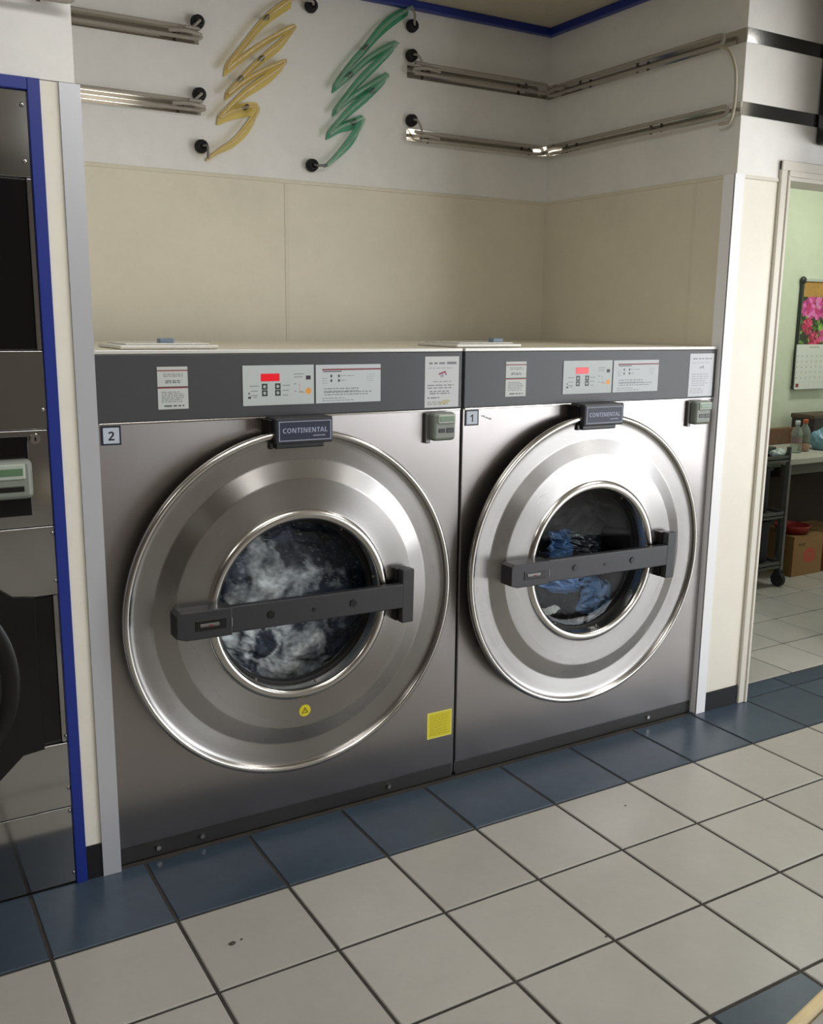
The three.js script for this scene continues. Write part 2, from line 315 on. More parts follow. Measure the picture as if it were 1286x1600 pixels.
const tControl = canvasTex(640, 320, (g, w, h) => {
  g.fillStyle = '#b9c0bf'; g.fillRect(0, 0, w, h);
  g.fillStyle = '#e02a46'; g.fillRect(158, 66, 168, 62);
  g.fillStyle = '#8c1024'; g.fillRect(196, 88, 46, 8); g.fillRect(232, 92, 10, 30); g.fillRect(262, 84, 10, 34); g.fillRect(282, 80, 26, 8); g.fillRect(300, 80, 8, 40);
  for (const x of [166, 284]) for (const y of [146, 198]) { g.fillStyle = '#2a302d'; g.fillRect(x, y, 50, 48); g.fillStyle = '#a9b2ae'; g.beginPath(); g.arc(x + 25, y + 24, 13, 0, 7); g.fill(); }
  g.fillStyle = '#2b2430'; g.fillRect(566, 88, 44, 32); g.fillStyle = '#e39a3a'; g.beginPath(); g.arc(588, 214, 26, 0, 7); g.fill();
  g.fillStyle = '#39434a'; g.fillRect(48, 214, 12, 16); g.fillRect(44, 246, 26, 18);
  g.fillStyle = '#808a8b';
  for (const [x, y, l] of [[60, 160, 80], [70, 200, 60], [70, 235, 60], [350, 160, 70], [350, 200, 60], [352, 238, 46], [455, 70, 90], [455, 94, 80], [455, 150, 24], [455, 210, 24], [500, 70, 10], [500, 160, 12], [500, 214, 40], [90, 250, 34]]) g.fillRect(x, y, l, 7);
  g.fillStyle = '#c58a86'; g.fillRect(505, 150, 5, 70); g.fillRect(500, 224, 60, 5);
});
const tRed = canvasTex(128, 48, (c) => { c.fillStyle = '#ff8090'; c.fillRect(0, 0, 128, 48); c.fillStyle = '#5a0814'; c.fillRect(24, 22, 22, 6); c.fillRect(44, 14, 7, 26); c.fillRect(66, 12, 7, 26); c.fillRect(84, 10, 22, 6); c.fillRect(100, 10, 6, 28); });
const tGuide = canvasTex(640, 320, (g, w, h) => {
  g.fillStyle = '#bec4c6'; g.fillRect(0, 0, w, h); g.fillStyle = '#7d3440'; g.fillRect(62, 34, w - 62, 13); g.fillStyle = '#5b5560'; g.fillRect(70, 52, 180, 9);
  g.fillStyle = '#3c4245'; for (const x of [140, 214]) for (const y of [84, 122]) g.fillRect(x, y, 18, 22);
  seed = 11; lines(g, 240, 380, 90, 1, 20, 7, '#8b9193'); lines(g, 240, 300, 128, 1, 20, 7, '#8b9193'); lines(g, 60, 120, 110, 3, 20, 6, '#9aa0a2'); lines(g, 500, 590, 84, 4, 18, 6, '#a3a9ab');
  lines(g, 80, 420, 196, 2, 22, 9, '#7f8688', 0.1); lines(g, 80, 560, 226, 2, 20, 9, '#7f8688', 0.2); lines(g, 60, 380, 276, 2, 20, 8, '#8d9395', 0.4);
});
const tLabel = canvasTex(256, 352, (g, w, h) => {
  g.fillStyle = '#bfc2bf'; g.fillRect(0, 0, w, h); g.fillStyle = '#8d5a5c'; g.fillRect(0, 26, w, 12); g.fillStyle = '#3b2a2c'; g.fillRect(0, 164, w, 8); g.fillStyle = '#9a4a4e'; g.fillRect(0, 172, w, 8);
  seed = 23; lines(g, 50, 220, 58, 2, 16, 8, '#858a87', 0.1); lines(g, 66, 200, 112, 2, 14, 10, '#6d726f', 0.1); lines(g, 30, 230, 206, 6, 16, 8, '#858a87', 0.3); lines(g, 50, 220, 318, 1, 12, 14, '#5f6462', 0.1);
});
const tNotice = canvasTex(256, 384, (g, w, h) => {
  g.fillStyle = '#c3c4c6'; g.fillRect(0, 0, w, h); seed = 31;
  lines(g, 30, 150, 44, 1, 10, 14, '#73767a', 0); lines(g, 164, 236, 40, 1, 10, 20, '#73767a', 0); lines(g, 20, 220, 84, 1, 10, 6, '#93969a', 0.1);
  g.save(); g.translate(132, 130); g.rotate(-0.35); g.fillStyle = '#8b4d5a'; g.fillRect(-28, -14, 56, 14); g.fillRect(18, 0, 10, 20); g.fillStyle = '#9a98a0'; g.fillRect(-22, 4, 26, 20); g.restore();
  lines(g, 60, 200, 186, 1, 10, 7, '#8d9094', 0.1); lines(g, 20, 220, 212, 2, 20, 9, '#83868a', 0.1); lines(g, 36, 210, 258, 2, 16, 9, '#7b7e82', 0.2); lines(g, 20, 110, 306, 1, 10, 9, '#6d7074', 0); lines(g, 20, 190, 340, 2, 16, 8, '#94948a', 0.2);
  g.fillStyle = '#b3ac86'; g.beginPath(); g.ellipse(150, 344, 42, 14, -0.2, 0, 7); g.fill();
});
const tNotice1 = canvasTex(256, 384, (g, w, h) => {
  g.fillStyle = '#c9cad0'; g.fillRect(0, 0, w, h); seed = 37;
  lines(g, 30, 150, 40, 1, 10, 12, '#8a8c94', 0); lines(g, 164, 230, 40, 1, 10, 12, '#8a8c94', 0); lines(g, 20, 220, 78, 1, 10, 6, '#a3a5ab', 0.1);
  g.save(); g.translate(130, 126); g.rotate(-0.4); g.fillStyle = '#777a86'; g.fillRect(-22, -10, 44, 10); g.fillRect(12, 0, 8, 16); g.restore();
  lines(g, 30, 220, 180, 6, 20, 8, '#a0a2a9', 0.3); lines(g, 20, 170, 310, 3, 18, 9, '#a9aab0', 0.3);
});
const tBadge = canvasTex(512, 192, (g, w, h) => {
  g.fillStyle = '#1c2239'; g.fillRect(0, 0, w, h); g.strokeStyle = '#8f93a2'; g.lineWidth = 9; g.strokeRect(10, 10, w - 20, h - 20);
  g.fillStyle = '#969cb0'; g.textAlign = 'center'; g.textBaseline = 'middle'; g.font = 'bold 62px sans-serif'; g.fillText('CONTINENTAL', w / 2, 92, 440); g.fillRect(330, 140, 120, 8);
});
const tDigit = (d) => canvasTex(160, 160, (g, w, h) => {
  g.fillStyle = '#1a2033'; g.fillRect(0, 0, w, h); g.fillStyle = '#b9c1cb'; g.fillRect(14, 14, w - 28, h - 28);
  g.fillStyle = '#171b28'; g.font = 'bold 104px sans-serif'; g.textAlign = 'center'; g.textBaseline = 'middle'; g.fillText(d, 80, 84);
});
const tYellow = canvasTex(192, 192, (g, w, h) => {
  g.fillStyle = '#d8ca2c'; g.fillRect(0, 0, w, h); seed = 41; g.strokeStyle = '#e6dc6a'; g.lineWidth = 8; g.strokeRect(4, 4, w - 8, h - 8); lines(g, 22, 176, 26, 9, 17, 5, '#b3a520', 0.2);
});
const tDot = canvasTex(96, 96, (g, w, h) => {
  g.fillStyle = '#d9cb2a'; g.fillRect(0, 0, w, h); g.strokeStyle = '#5c5416'; g.lineWidth = 7; g.beginPath(); g.moveTo(48, 24); g.lineTo(72, 66); g.lineTo(24, 66); g.closePath(); g.stroke(); g.fillStyle = '#5c5416'; g.fillRect(45, 40, 6, 16);
});

function washer(x0, x1, doorX, digit, label, notice, opts) {
  const cx = (x0 + x1) / 2, w = x1 - x0, hw = w / 2;
  const g = group('front_load_washer', label, 'washer', null, [cx, 0, ZF]);
  const dx = doorX - cx;
  // cabinet
  const fp = frontGeo.clone(); { const P = fp.attributes.position; for (let i = 0; i < P.count; i++) if (Math.hypot(P.getX(i), P.getY(i) - 0.706) < 0.34) P.setX(i, P.getX(i) + dx); else P.setX(i, P.getX(i) * (hw - 0.001) / 0.5625); }
  mesh('front_panel', fp, M.steel, g);
  mesh('side_panel', bx(-hw, -hw + 0.012, 0.01, 1.43, -0.93, -0.004), M.steel, g);
  mesh('side_panel', bx(hw - 0.012, hw, 0.01, 1.43, -0.93, -0.004), M.steel, g);
  mesh('back_panel', bx(-hw + 0.012, hw - 0.012, 0.02, 1.425, -0.93, -0.918), M.darkSteel, g);
  mesh('top_panel', bx(-hw, hw, 1.43, 1.440, -0.93, -0.012, 0.002), M.wallCream, g);
  mesh('top_lip', bx(-hw, hw, 1.43, 1.4415, -0.012, 0.006, 0.003), M.topSteel, g);
  mesh('base_plinth', bx(-hw + 0.003, hw - 0.003, 0, 0.05, -0.9, -0.003, 0.003), M.kick, g);
  for (const bxx of opts.bolts) { const b = mesh('plinth_bolt', cyl(0.007, 0.007, 0.008, 10).rotateX(Math.PI / 2), M.rimSteel, g); b.position.set(bxx, 0.026, 0); }
  mesh('control_panel', bx(-hw + 0.001, hw - 0.001, 1.254, 1.43, -0.03, 0.005, 0.003), M.panelGrey, g);
  mesh('panel_trim', bx(-hw + 0.004, hw - 0.004, 1.2485, 1.2545, -0.006, 0.0065, 0.002), M.rimSteel, g);
  // labels on the control panel
  const zt = 0.005;
  plate('warning_label', -hw + 0.160, -hw + 0.242, 1.285, 1.397, zt, 0.001, tLabel, '#bfc2bf', g);
  const cp = plate('control_display', -hw + 0.396, -hw + 0.611, 1.286, 1.397, zt, 0.002, tControl, '#aab', g);
  plate('instruction_plate', -hw + 0.617, -hw + 0.829, 1.286, 1.396, zt, 0.002, tGuide, '#aab', g);
  mesh('red_readout', bx(-hw + 0.450, -hw + 0.505, 1.3535, 1.3725, zt + 0.002, zt + 0.0026), std({ color: C('#d0213c'), emissive: C('#ff1f3c'), emissiveIntensity: 0.2, roughness: 0.3, map: tRed, emissiveMap: tRed }), cp);
  plate('notice_sticker', -hw + 0.984, -hw + 1.108, 1.26, 1.416, zt, 0.001, notice, '#c3c4c6', g);
  plate('number_plate', -hw + 0.010, -hw + 0.060, 1.197, 1.247, 0, 0.003, tDigit(digit), '#1a2033', g);
  // card and coin unit
  const cb = mesh('coin_unit', bx(-hw + 1.000, -hw + 1.083, 1.158, 1.246, 0, 0.036, 0.012), M.coin, g);
  mesh('bezel', bx(-hw + 1.014, -hw + 1.078, 1.212, 1.241, 0.03, 0.041, 0.004), M.coinPale, cb);
  mesh('screen', bx(-hw + 1.019, -hw + 1.072, 1.219, 1.234, 0.040, 0.0422, 0.001), M.lcd, cb);
  mesh('slot', bx(-hw + 1.018, -hw + 1.042, 1.184, 1.197, 0.034, 0.0372, 0.002), M.black, cb);
  mesh('slot', bx(-hw + 1.046, -hw + 1.074, 1.183, 1.198, 0.034, 0.0372, 0.002), M.black, cb);
  mesh('mounting_bracket', bx(-hw + 0.986, -hw + 1.004, 1.15, 1.244, 0, 0.012, 0.003), M.darkSteel, cb);
  // door
  const d = new THREE.Group(); d.name = 'door'; d.position.set(dx, 0.706, 0); g.add(d);
  mesh('door_collar', G_collar, M.rimSteel, d);
  const RZ = 0.02; mesh('door_rim', G_rim, M.rimSteel, d).position.z = RZ;
  mesh('door_dish', G_cone, M.doorSteel, d).position.z = RZ;
  mesh('window_ring', G_ring, M.rimSteel, d).position.z = RZ;
  mesh('gasket', G_gasket, M.blackRubber, d).position.z = RZ;
  mesh('window_glass', G_glass, M.glass, d).position.z = RZ;
  for (let k = 0; k < 8; k++) { const a = k * Math.PI / 4 + 0.2, s = mesh('ring_screw', new THREE.SphereGeometry(0.0045, 10, 6), M.darkSteel, d); s.position.set(0.2515 * Math.cos(a), 0.2515 * Math.sin(a), 0.04); }
  // locking bar across the door
  const b = new THREE.Group(); b.name = 'door_bar'; b.position.set(dx + 0.016, 0.706, 0); b.rotation.z = -0.014; g.add(b);
  mesh('bar', bx(-0.335, 0.30, -0.038, 0.038, 0.082, 0.106, 0.004), M.barGrey, b);
  const endS = new THREE.Shape(); endS.moveTo(-0.4, 0.03); endS.lineTo(-0.39, 0.036); endS.lineTo(-0.25, 0.036); endS.lineTo(-0.25, -0.038); endS.lineTo(-0.376, -0.038); endS.lineTo(-0.4, -0.03); endS.closePath();
  const eg = new THREE.ExtrudeGeometry(endS, { depth: 0.052, bevelEnabled: true, bevelSize: 0.003, bevelThickness: 0.003, bevelSegments: 2 }); eg.translate(0, 0, 0.058);
  mesh('bar_end', eg, M.barGrey, b);
  mesh('handle_slot', bx(-0.352, -0.262, -0.017, 0.013, 0.110, 0.1145, 0.006), M.black, b);
  mesh('latch_lever', bx(-0.34, -0.285, -0.007, 0.003, 0.113, 0.117, 0.003), M.darkSteel, b);
  mesh('latch_mark', bx(-0.315, -0.303, -0.006, -0.002, 0.1165, 0.1175), std({ color: C('#7a2a22'), roughness: 0.5 }), b);
  mesh('slot_edge', bx(-0.250, -0.2475, -0.014, 0.010, 0.106, 0.115), std({ color: C('#8a8a8a'), roughness: 0.4 }), b);
  mesh('t_bracket', bx(0.296, 0.338, -0.086, 0.082, 0.076, 0.106, 0.004), M.barGrey, b);
  mesh('bracket_foot', bx(0.288, 0.336, -0.084, 0.08, 0.058, 0.08, 0.003), M.black, b);
  for (const s of [-0.131, 0.129]) { const q = mesh('bar_bolt', cyl(0.0115, 0.0115, 0.006, 6).rotateX(Math.PI / 2), M.black, b); q.position.set(s, 0, 0.1065); }
  { const q = mesh('bar_rivet', cyl(0.005, 0.005, 0.004, 10).rotateX(Math.PI / 2), M.black, b); q.position.set(0.002, -0.002, 0.1065); }
  // lock cover with the maker's plate
  const lx = dx + 0.014;
  const lc = mesh('lock_cover', bx(lx - 0.094, lx + 0.083, 1.182, 1.256, 0, 0.076, 0.006), M.barGrey, g);
  mesh('lock_bracket', bx(lx - 0.104, lx - 0.092, 1.168, 1.25, 0, 0.055, 0.003), M.black, lc);
  mesh('lock_skirt', bx(lx - 0.088, lx + 0.062, 1.168, 1.19, 0.006, 0.062, 0.005), M.barGrey, lc);
  plate('name_plate', lx - 0.086, lx + 0.077, 1.189, 1.248, 0.076, 0.0015, tBadge, '#555a6a', lc);
  // soap dispenser lid on top
  mesh('dispenser_lid', merge([bx(opts.lid[0], opts.lid[1], 1.441, 1.452, -0.30, -0.05, 0.004), bx(opts.lid[0] + 0.02, opts.lid[1] - 0.02, 1.452, 1.456, -0.28, -0.07, 0.002)]), M.topSteel, g);
  mesh('dispenser_clip', bx(opts.clip - 0.02, opts.clip + 0.02, 1.448, 1.4685, -0.13, -0.10, 0.003), std({ color: C('#6f7f8e'), roughness: 0.4 }), g);
  // inside
  const drum = mesh('drum', merge([lathe([[0.33, -0.012], [0.40, -0.02], [0.42, -0.05], [0.42, -0.62], [0.40, -0.65], [0.0005, -0.65]], 64).translate(dx, 0.706, 0)]), M.drum, g);
  for (let k = 0; k < 3; k++) { const a = k * 2.094 + 0.5; const l = mesh('lifter', bx(-0.04, 0.04, 0.34, 0.418, -0.6, -0.08, 0.03), M.darkSteel, drum); l.position.set(dx, 0.706, 0); l.rotation.z = a; }
  return g;
}
const w2 = washer(0.2445, 1.3665, 0.786, '2', 'stainless front-load washer numbered 2, soap suds behind its door glass', tNotice, { bolts: [-0.45, -0.32, 0.31], lid: [-0.48, -0.21], clip: -0.34 });
mesh('caution_sticker', new THREE.BoxGeometry(0.096, 0.092, 0.001).translate(0.502, 0.2025, 0.0006), [0, 0, 0, 0, 1, 0].map((k) => std({ color: k ? 0xffffff : C('#d8ca2c'), map: k ? tYellow : null, roughness: 0.5 })), w2).userData.label = 'yellow caution sticker';
{
  const door = w2.children.find((c) => c.name === 'door');
  const s = mesh('warning_dot', new THREE.CylinderGeometry(0.0185, 0.0185, 0.0015, 28).rotateX(Math.PI / 2).rotateZ(Math.PI / 2), [std({ color: C('#d9cb2a') }), std({ map: tDot, roughness: 0.5 }), std({ color: C('#d9cb2a') })], door);
  s.position.set(0.006, -0.327, 0.0603); s.rotation.x = 0.05; s.userData.label = 'round yellow warning sticker';
}
const w1 = washer(1.3735, 2.4975, 1.889, '1', 'stainless front-load washer numbered 1, blue laundry behind its door glass', tNotice1, { bolts: [0.33], lid: [-0.555, -0.30], clip: -0.36 });
{ // scratched mark beside the number plate
  seed = 53; const gs = []; for (let k = 0; k < 5; k++) gs.push(bx(-0.49 + k * 0.008, -0.485 + k * 0.008 + rnd() * 0.004, 1.224 - k * 0.003, 1.227 - k * 0.003 + rnd() * 0.006, 0.0, 0.0006));
  mesh('scuff_mark', merge(gs), M.darkSteel, w1);
}

// laundry loads seen through the glass
function load(name, cx, cy, cz, rx, ry, rz, amp, f, colorAt, s, label, cat, n = 150) {
  const g = new THREE.SphereGeometry(1, n, n); const P = g.attributes.position, col = new Float32Array(P.count * 3);
  for (let i = 0; i < P.count; i++) {
    const x = P.getX(i), y = P.getY(i), z = P.getZ(i);
    const wx = fbm(x * 1.3 + s, y * 1.3, z * 1.3, 2), rid = 1 - Math.abs(fbm(x * f + wx * 2 + s, y * f + wx, z * f, 4)) * 3;
    const k = 1 + amp * (rid - 0.5) + amp * 0.6 * fbm(x * f * 2.5, y * f * 2.5 + s, z * f * 2.5, 3);
    P.setXYZ(i, x * k * rx, y * k * ry, Math.sign(z) * Math.pow(Math.abs(z), 0.6) * k * rz);
    const c = colorAt(x, y, z, rid); col[3 * i] = c[0]; col[3 * i + 1] = c[1]; col[3 * i + 2] = c[2];
  }
  g.setAttribute('color', new THREE.BufferAttribute(col, 3)); g.computeVertexNormals();
  const m = mesh(name, g, std({ vertexColors: true, roughness: 0.55 }), null); m.position.set(cx, cy, cz);
  return tag(m, label, cat);
}
const mixc = (a, b, t) => a.map((v, i) => v + (b[i] - v) * Math.max(0, Math.min(1, t)));
const BLOBS = [[-0.44, 0.62, 0.13, 0.25, 0.75], [-0.3, 0.28, 0.26, 0.24, 0.95], [-0.22, 0.5, 0.12, 0.2, 0.6], [-0.66, 0.06, 0.22, 0.16, 0.7], [0.2, 0.24, 0.13, 0.13, 0.5], [-0.82, -0.42, 0.2, 0.3, 0.85], [-0.6, -0.3, 0.2, 0.12, 0.5], [-0.05, -0.82, 0.34, 0.16, 1.0], [0.2, -0.6, 0.2, 0.2, 0.95], [-0.13, -0.38, 0.05, 0.2, 0.55], [0.5, 0.3, 0.3, 0.2, 0.22], [0.45, -0.35, 0.3, 0.25, 0.2]];
load('soapy_laundry', 0.81, 0.69, ZF - 0.215, 0.34, 0.35, 0.15, 0.05, 2.2, (x, y, z) => {
  const X = x * 1.36, Y = y * 1.38, w = fbm(x * 3.1 + 3, y * 3.1, z, 4), w2 = fbm(x * 3.1, y * 3.1 + 9, z, 4), u = X + w * 0.42, v = Y + w2 * 0.42;
  let f = 0; for (const [bx0, by0, sx, sy, a] of BLOBS) { const q = ((u - bx0) / sx) ** 2 + ((v - by0) / sy) ** 2; f = Math.max(f, a * Math.exp(-q * 0.9)); }
  const dr = Math.hypot(u + 0.36, v + 0.57); f = Math.max(f, 0.75 * Math.exp(-(((dr - 0.2) / 0.05) ** 2))); if (dr < 0.16) f *= 0.3;
  const fine = fbm(x * 24, y * 24, z * 24 + 2, 3), mid = fbm(x * 8 + w * 3, y * 8, z * 8, 4);
  const base = mixc([0.008, 0.013, 0.024], [0.028, 0.05, 0.095], 0.4 + mid * 1.4);
  const speck = Math.max(0, noise(x * 46, y * 46, z * 46) - 0.38) * 2.2 * (Y > -0.2 ? 1 : 0.7) + Math.max(0, fine - 0.3) * 1.5;
  return mixc(mixc(base, [0.4, 0.46, 0.48], speck), [0.78, 0.86, 0.88], Math.max(0, f * 1.15 + mid * 0.9 * (f > 0.08 ? 1 : 0.35) - 0.12) * (0.9 + fine));
}, 1.7, 'dark laundry tumbling in white soap suds inside washer 2', 'laundry', 300);
load('dark_laundry', 1.93, 0.64, ZF - 0.37, 0.335, 0.325, 0.16, 0.16, 2.6, (x, y, z, r) => mixc([0.012, 0.014, 0.02], [0.04, 0.042, 0.05], fbm(x * 7, y * 7, z * 7, 3) + 0.4), 5.3, 'crumpled black laundry lying inside washer 1', 'laundry');
// a crumpled sheet of cloth with two faces and an uneven outline
function sheet(w, h, fold, f, s0, colorAt, n = 48) {
  const P = [], Cc = [], I = [], N = n + 1;
  for (const side of [0, 1]) for (let j = 0; j <= n; j++) for (let i = 0; i <= n; i++) {
    let u = (i / n) * 2 - 1, v = (j / n) * 2 - 1; const a = u * Math.sqrt(1 - v * v * 0.35), b = v * Math.sqrt(1 - u * u * 0.35);
    const ed = 1 + 0.5 * fbm(a * 1.6 + s0, b * 1.6, 3.1, 3), X = a * w * ed, Y = b * h * ed;
    const rid = 1 - Math.abs(fbm(a * f + s0, b * f * 0.8 + fbm(a * 2, b * 2, s0, 2), 1.7, 4)) * 2.4;
    P.push(X, Y, fold * (rid - 0.5) - 0.03 * (a * a + b * b) - side * 0.005); Cc.push(...colorAt(a, b, rid));
  }
  const o = N * N; for (let j = 0; j < n; j++) for (let i = 0; i < n; i++) { const k = j * N + i; I.push(k, k + 1, k + N, k + 1, k + N + 1, k + N, o + k, o + k + N, o + k + 1, o + k + 1, o + k + N, o + k + N + 1); }
  const rim = []; for (let i = 0; i < n; i++) { rim.push([i, i + 1], [n * N + i + 1, n * N + i], [(i + 1) * N, i * N], [i * N + n, (i + 1) * N + n]); }
  for (const [a, b] of rim) I.push(a, o + a, b, b, o + a, o + b);
  const g = new THREE.BufferGeometry(); g.setAttribute('position', new THREE.Float32BufferAttribute(P, 3)); g.setAttribute('color', new THREE.Float32BufferAttribute(Cc, 3)); g.setIndex(I); g.computeVertexNormals(); return g;
}
const clothMat = std({ vertexColors: true, roughness: 0.6 });
const whiteC = (a, b) => mixc([0.56, 0.6, 0.59], [0.62, 0.66, 0.65], 0.5 + fbm(a * 6, b * 6, 4, 3));
const blueC = (a, b) => mixc([0.10, 0.24, 0.50], [0.14, 0.30, 0.58], 0.5 + fbm(a * 4, b * 4, 2, 3));
{
  const g = group('blue_cloth', 'bright blue cloth pressed against the glass of washer 1', 'cloth', null, [2.085, 0.50, ZF - 0.11]);
  const a = mesh('cloth_panel', sheet(0.075, 0.08, 0.03, 1.6, 2.2, blueC), clothMat, g); a.rotation.z = -0.05;
  const b = mesh('cloth_fold', sheet(0.11, 0.035, 0.03, 2.0, 6.1, blueC), clothMat, g); b.position.set(-0.14, 0.07, -0.008); b.rotation.z = -0.12;
  const e = mesh('white_hem', sheet(0.07, 0.013, 0.015, 2.0, 4.4, whiteC), clothMat, g); e.position.set(-0.012, -0.08, 0.006); e.rotation.z = 0.15;
}
const put = (name, geo, x, y, z, rz, label) => { const m = mesh(name, geo, clothMat); m.position.set(x, y, z); m.rotation.z = rz; return tag(m, label, 'cloth'); };
put('light_cloth', sheet(0.05, 0.022, 0.02, 1.8, 9.4, whiteC), 2.10, 0.615, ZF - 0.09, 0.05, 'pale grey white cloth above the blue cloth in washer 1');
put('grey_patterned_cloth', sheet(0.125, 0.055, 0.05, 2.6, 7.7, (a, b, q) => (a + 0.3 * fbm(a * 3, b * 3, 1, 2) < -0.25 ? blueC(a, b) : fbm(a * 5, b * 7, 5, 3) > 0.1 ? [0.34, 0.42, 0.46] : [0.02, 0.028, 0.04])), 1.97, 0.715, ZF - 0.115, -0.1, 'small blue and grey patterned cloth above the bar in washer 1');
put('white_rag', sheet(0.055, 0.013, 0.02, 2.0, 3.3, whiteC), 1.85, 0.482, ZF - 0.10, 0.1, 'thin white rag low behind the glass of washer 1');

// ------------------------------------------------------------------ stacked dryer on the left
{
  const g = group('stacked_dryer', 'polished stainless stacked dryer with black doors in a blue frame', 'dryer', null, [-0.3, 0, -0.318]);
  const X = (x) => x + 0.3, L = -0.715, R = 0.124, ZD = 0.012;
  const panel = (n, x0, x1, y0, y1, z1 = ZD, mat = M.polished) => mesh(n, bx(X(x0), X(x1), y0, y1, 0, z1, 0.002), mat, g);
  mesh('cabinet', bx(X(L), X(R) - 0.01, 0.0, 2.04, -0.75, -0.001), M.darkSteel, g);
  panel('top_panel', L, R, 1.846, 2.04);
  for (const [ya, yb] of [[1.443, 1.844], [0.414, 0.820]]) { panel('door_stile', 0.108, R, ya, yb); panel('door_stile', L, -0.70, ya, yb); }
  panel('upper_apron', L, R, 1.249, 1.441, ZD + 0.003);
  const cp = panel('control_panel', L, R, 1.004, 1.247, ZD + 0.001);
  panel('lower_apron', L, R, 0.822, 1.002, ZD + 0.003);
  panel('base_panel', L, R, 0.229, 0.412, ZD + 0.003); panel('plinth_panel', L, R, 0.004, 0.226, ZD + 0.001);
  const gloss = std({ color: C('#0b0b0d'), roughness: 0.12 }), rimB = std({ color: C('#08080a'), roughness: 0.3 });
  const pm = panel('reader_plate', -0.2, 0.072, 1.034, 1.234, ZD + 0.003, gloss);
  const oct = (R0, z0, t) => { const s = new THREE.Shape(); const c = R0 * Math.tan(Math.PI / 8); [[R0, c], [c, R0], [-c, R0], [-R0, c], [-R0, -c], [-c, -R0], [c, -R0], [R0, -c]].forEach(([x, y], i) => (i ? s.lineTo(x, y) : s.moveTo(x, y))); s.closePath(); const q = new THREE.ExtrudeGeometry(s, { depth: t, bevelEnabled: true, bevelSize: 0.004, bevelThickness: 0.004, bevelSegments: 2 }); q.translate(0, 0, z0); return q; };
  for (const cy of [1.643, 0.617]) {
    const d = panel('door_plate', -0.70, 0.108, cy - 0.2, cy + 0.2, ZD - 0.004, gloss);
    if (cy < 1) {
      const sh = new THREE.Shape(); [[-0.68, 0.41], [-0.68, 0.826], [-0.59, 0.826], [-0.53, 0.88], [-0.06, 0.88], [-0.03, 0.86], [0.012, 0.826], [0.06, 0.82], [0.06, 0.412], [0.008, 0.406], [-0.05, 0.352], [-0.07, 0.335], [-0.52, 0.335], [-0.59, 0.40]].forEach(([x, y], i) => (i ? sh.lineTo(X(x), y) : sh.moveTo(X(x), y))); sh.closePath();
      mesh('door_surround', new THREE.ExtrudeGeometry(sh, { depth: 0.008, bevelEnabled: true, bevelSize: 0.002, bevelThickness: 0.002 }).translate(0, 0, ZD + 0.004), gloss, d);
    }
    const ring = mesh('door_ring', lathe([[0.30, 0.0], [0.316, 0.004], [0.312, 0.01], [0.29, 0.013], [0.275, 0.011], [0.265, 0.004]], 80), rimB, d); ring.position.set(X(-0.3), cy, ZD + (cy < 1 ? 0.008 : -0.006));
    const gl = mesh('door_glass', lathe([[0.0005, 0.008], [0.15, 0.006], [0.27, 0.002]], 48), std({ color: C('#1a1a1c'), roughness: 0.08 }), d); gl.position.set(X(-0.3), cy, ZD + (cy < 1 ? 0.014 : 0.002));
  }
  const cr = mesh('coin_unit', bx(X(-0.05), X(0.074), 1.082, 1.180, ZD, ZD + 0.04, 0.014), M.coin, g);
  mesh('bezel', bx(X(-0.045), X(0.056), 1.132, 1.171, ZD + 0.034, ZD + 0.044, 0.004), M.coinPale, cr);
  mesh('screen', bx(X(-0.04), X(0.05), 1.142, 1.160, ZD + 0.043, ZD + 0.0452, 0.001), M.lcd, cr);
  mesh('slot', bx(X(-0.04), X(0.052), 1.102, 1.116, ZD + 0.037, ZD + 0.042, 0.002), M.black, cr);
  for (const [x, y] of [[0.108, 1.882], [0.109, 2.008], [0.113, 1.297], [0.117, 0.983], [0.118, 0.858], [0.119, 0.43], [0.117, 0.282], [0.117, 0.215], [0.117, 0.031]]) { const s = mesh('screw', new THREE.SphereGeometry(0.0055, 12, 8).scale(1, 1, 0.6), M.rimSteel, g); s.position.set(X(x), y, ZD + 0.003); }
  const lk = mesh('key_lock', cyl(0.012, 0.014, 0.012, 20).rotateX(Math.PI / 2), M.rimSteel, cp); lk.position.set(X(0.089), 1.226, ZD + 0.005);
  mesh('key_slot', bx(X(0.087), X(0.091), 1.221, 1.231, ZD + 0.0105, ZD + 0.0115), M.black, lk).position.set(-X(0.089), -1.226, -ZD - 0.005);
}

// ------------------------------------------------------------------ mirror bands and neon on the walls
const BANDS = [[2.488, 2.535, 'upper'], [2.248, 2.293, 'lower']];
for (const [y0, y1, which] of BANDS) {
  tag(mesh('mirror_band', bx(XL - 0.06, 0.91, y0, y1, ZB, ZB + 0.003), M.mirror), `${which} mirrored band on the alcove back wall left of the yellow squiggle`, 'mirror band');
  tag(mesh('mirror_band', bx(1.78, XR - 0.002, y0, y1, ZB, ZB + 0.003), M.mirror), `${which} mirrored band on the alcove back wall right of the green squiggle`, 'mirror band');
  tag(mesh('mirror_band', bx(XR - 0.003, XR, y0, y1, ZB + 0.004, ZP - 0.002), M.mirror), `${which} mirrored band along the alcove side wall`, 'mirror band');
  tag(mesh('mirror_band', bx(XR, 5.2, y0, y1, ZP, ZP + 0.003), M.mirror), `${which} mirrored band on the wall above the doorway`, 'mirror band');
}
const boot = (() => latheUp([[0.0005, 0], [0.023, 0], [0.025, 0.008], [0.022, 0.026], [0.015, 0.031], [0.011, 0.031], [0.009, 0.026], [0.0005, 0.026]], 24))();
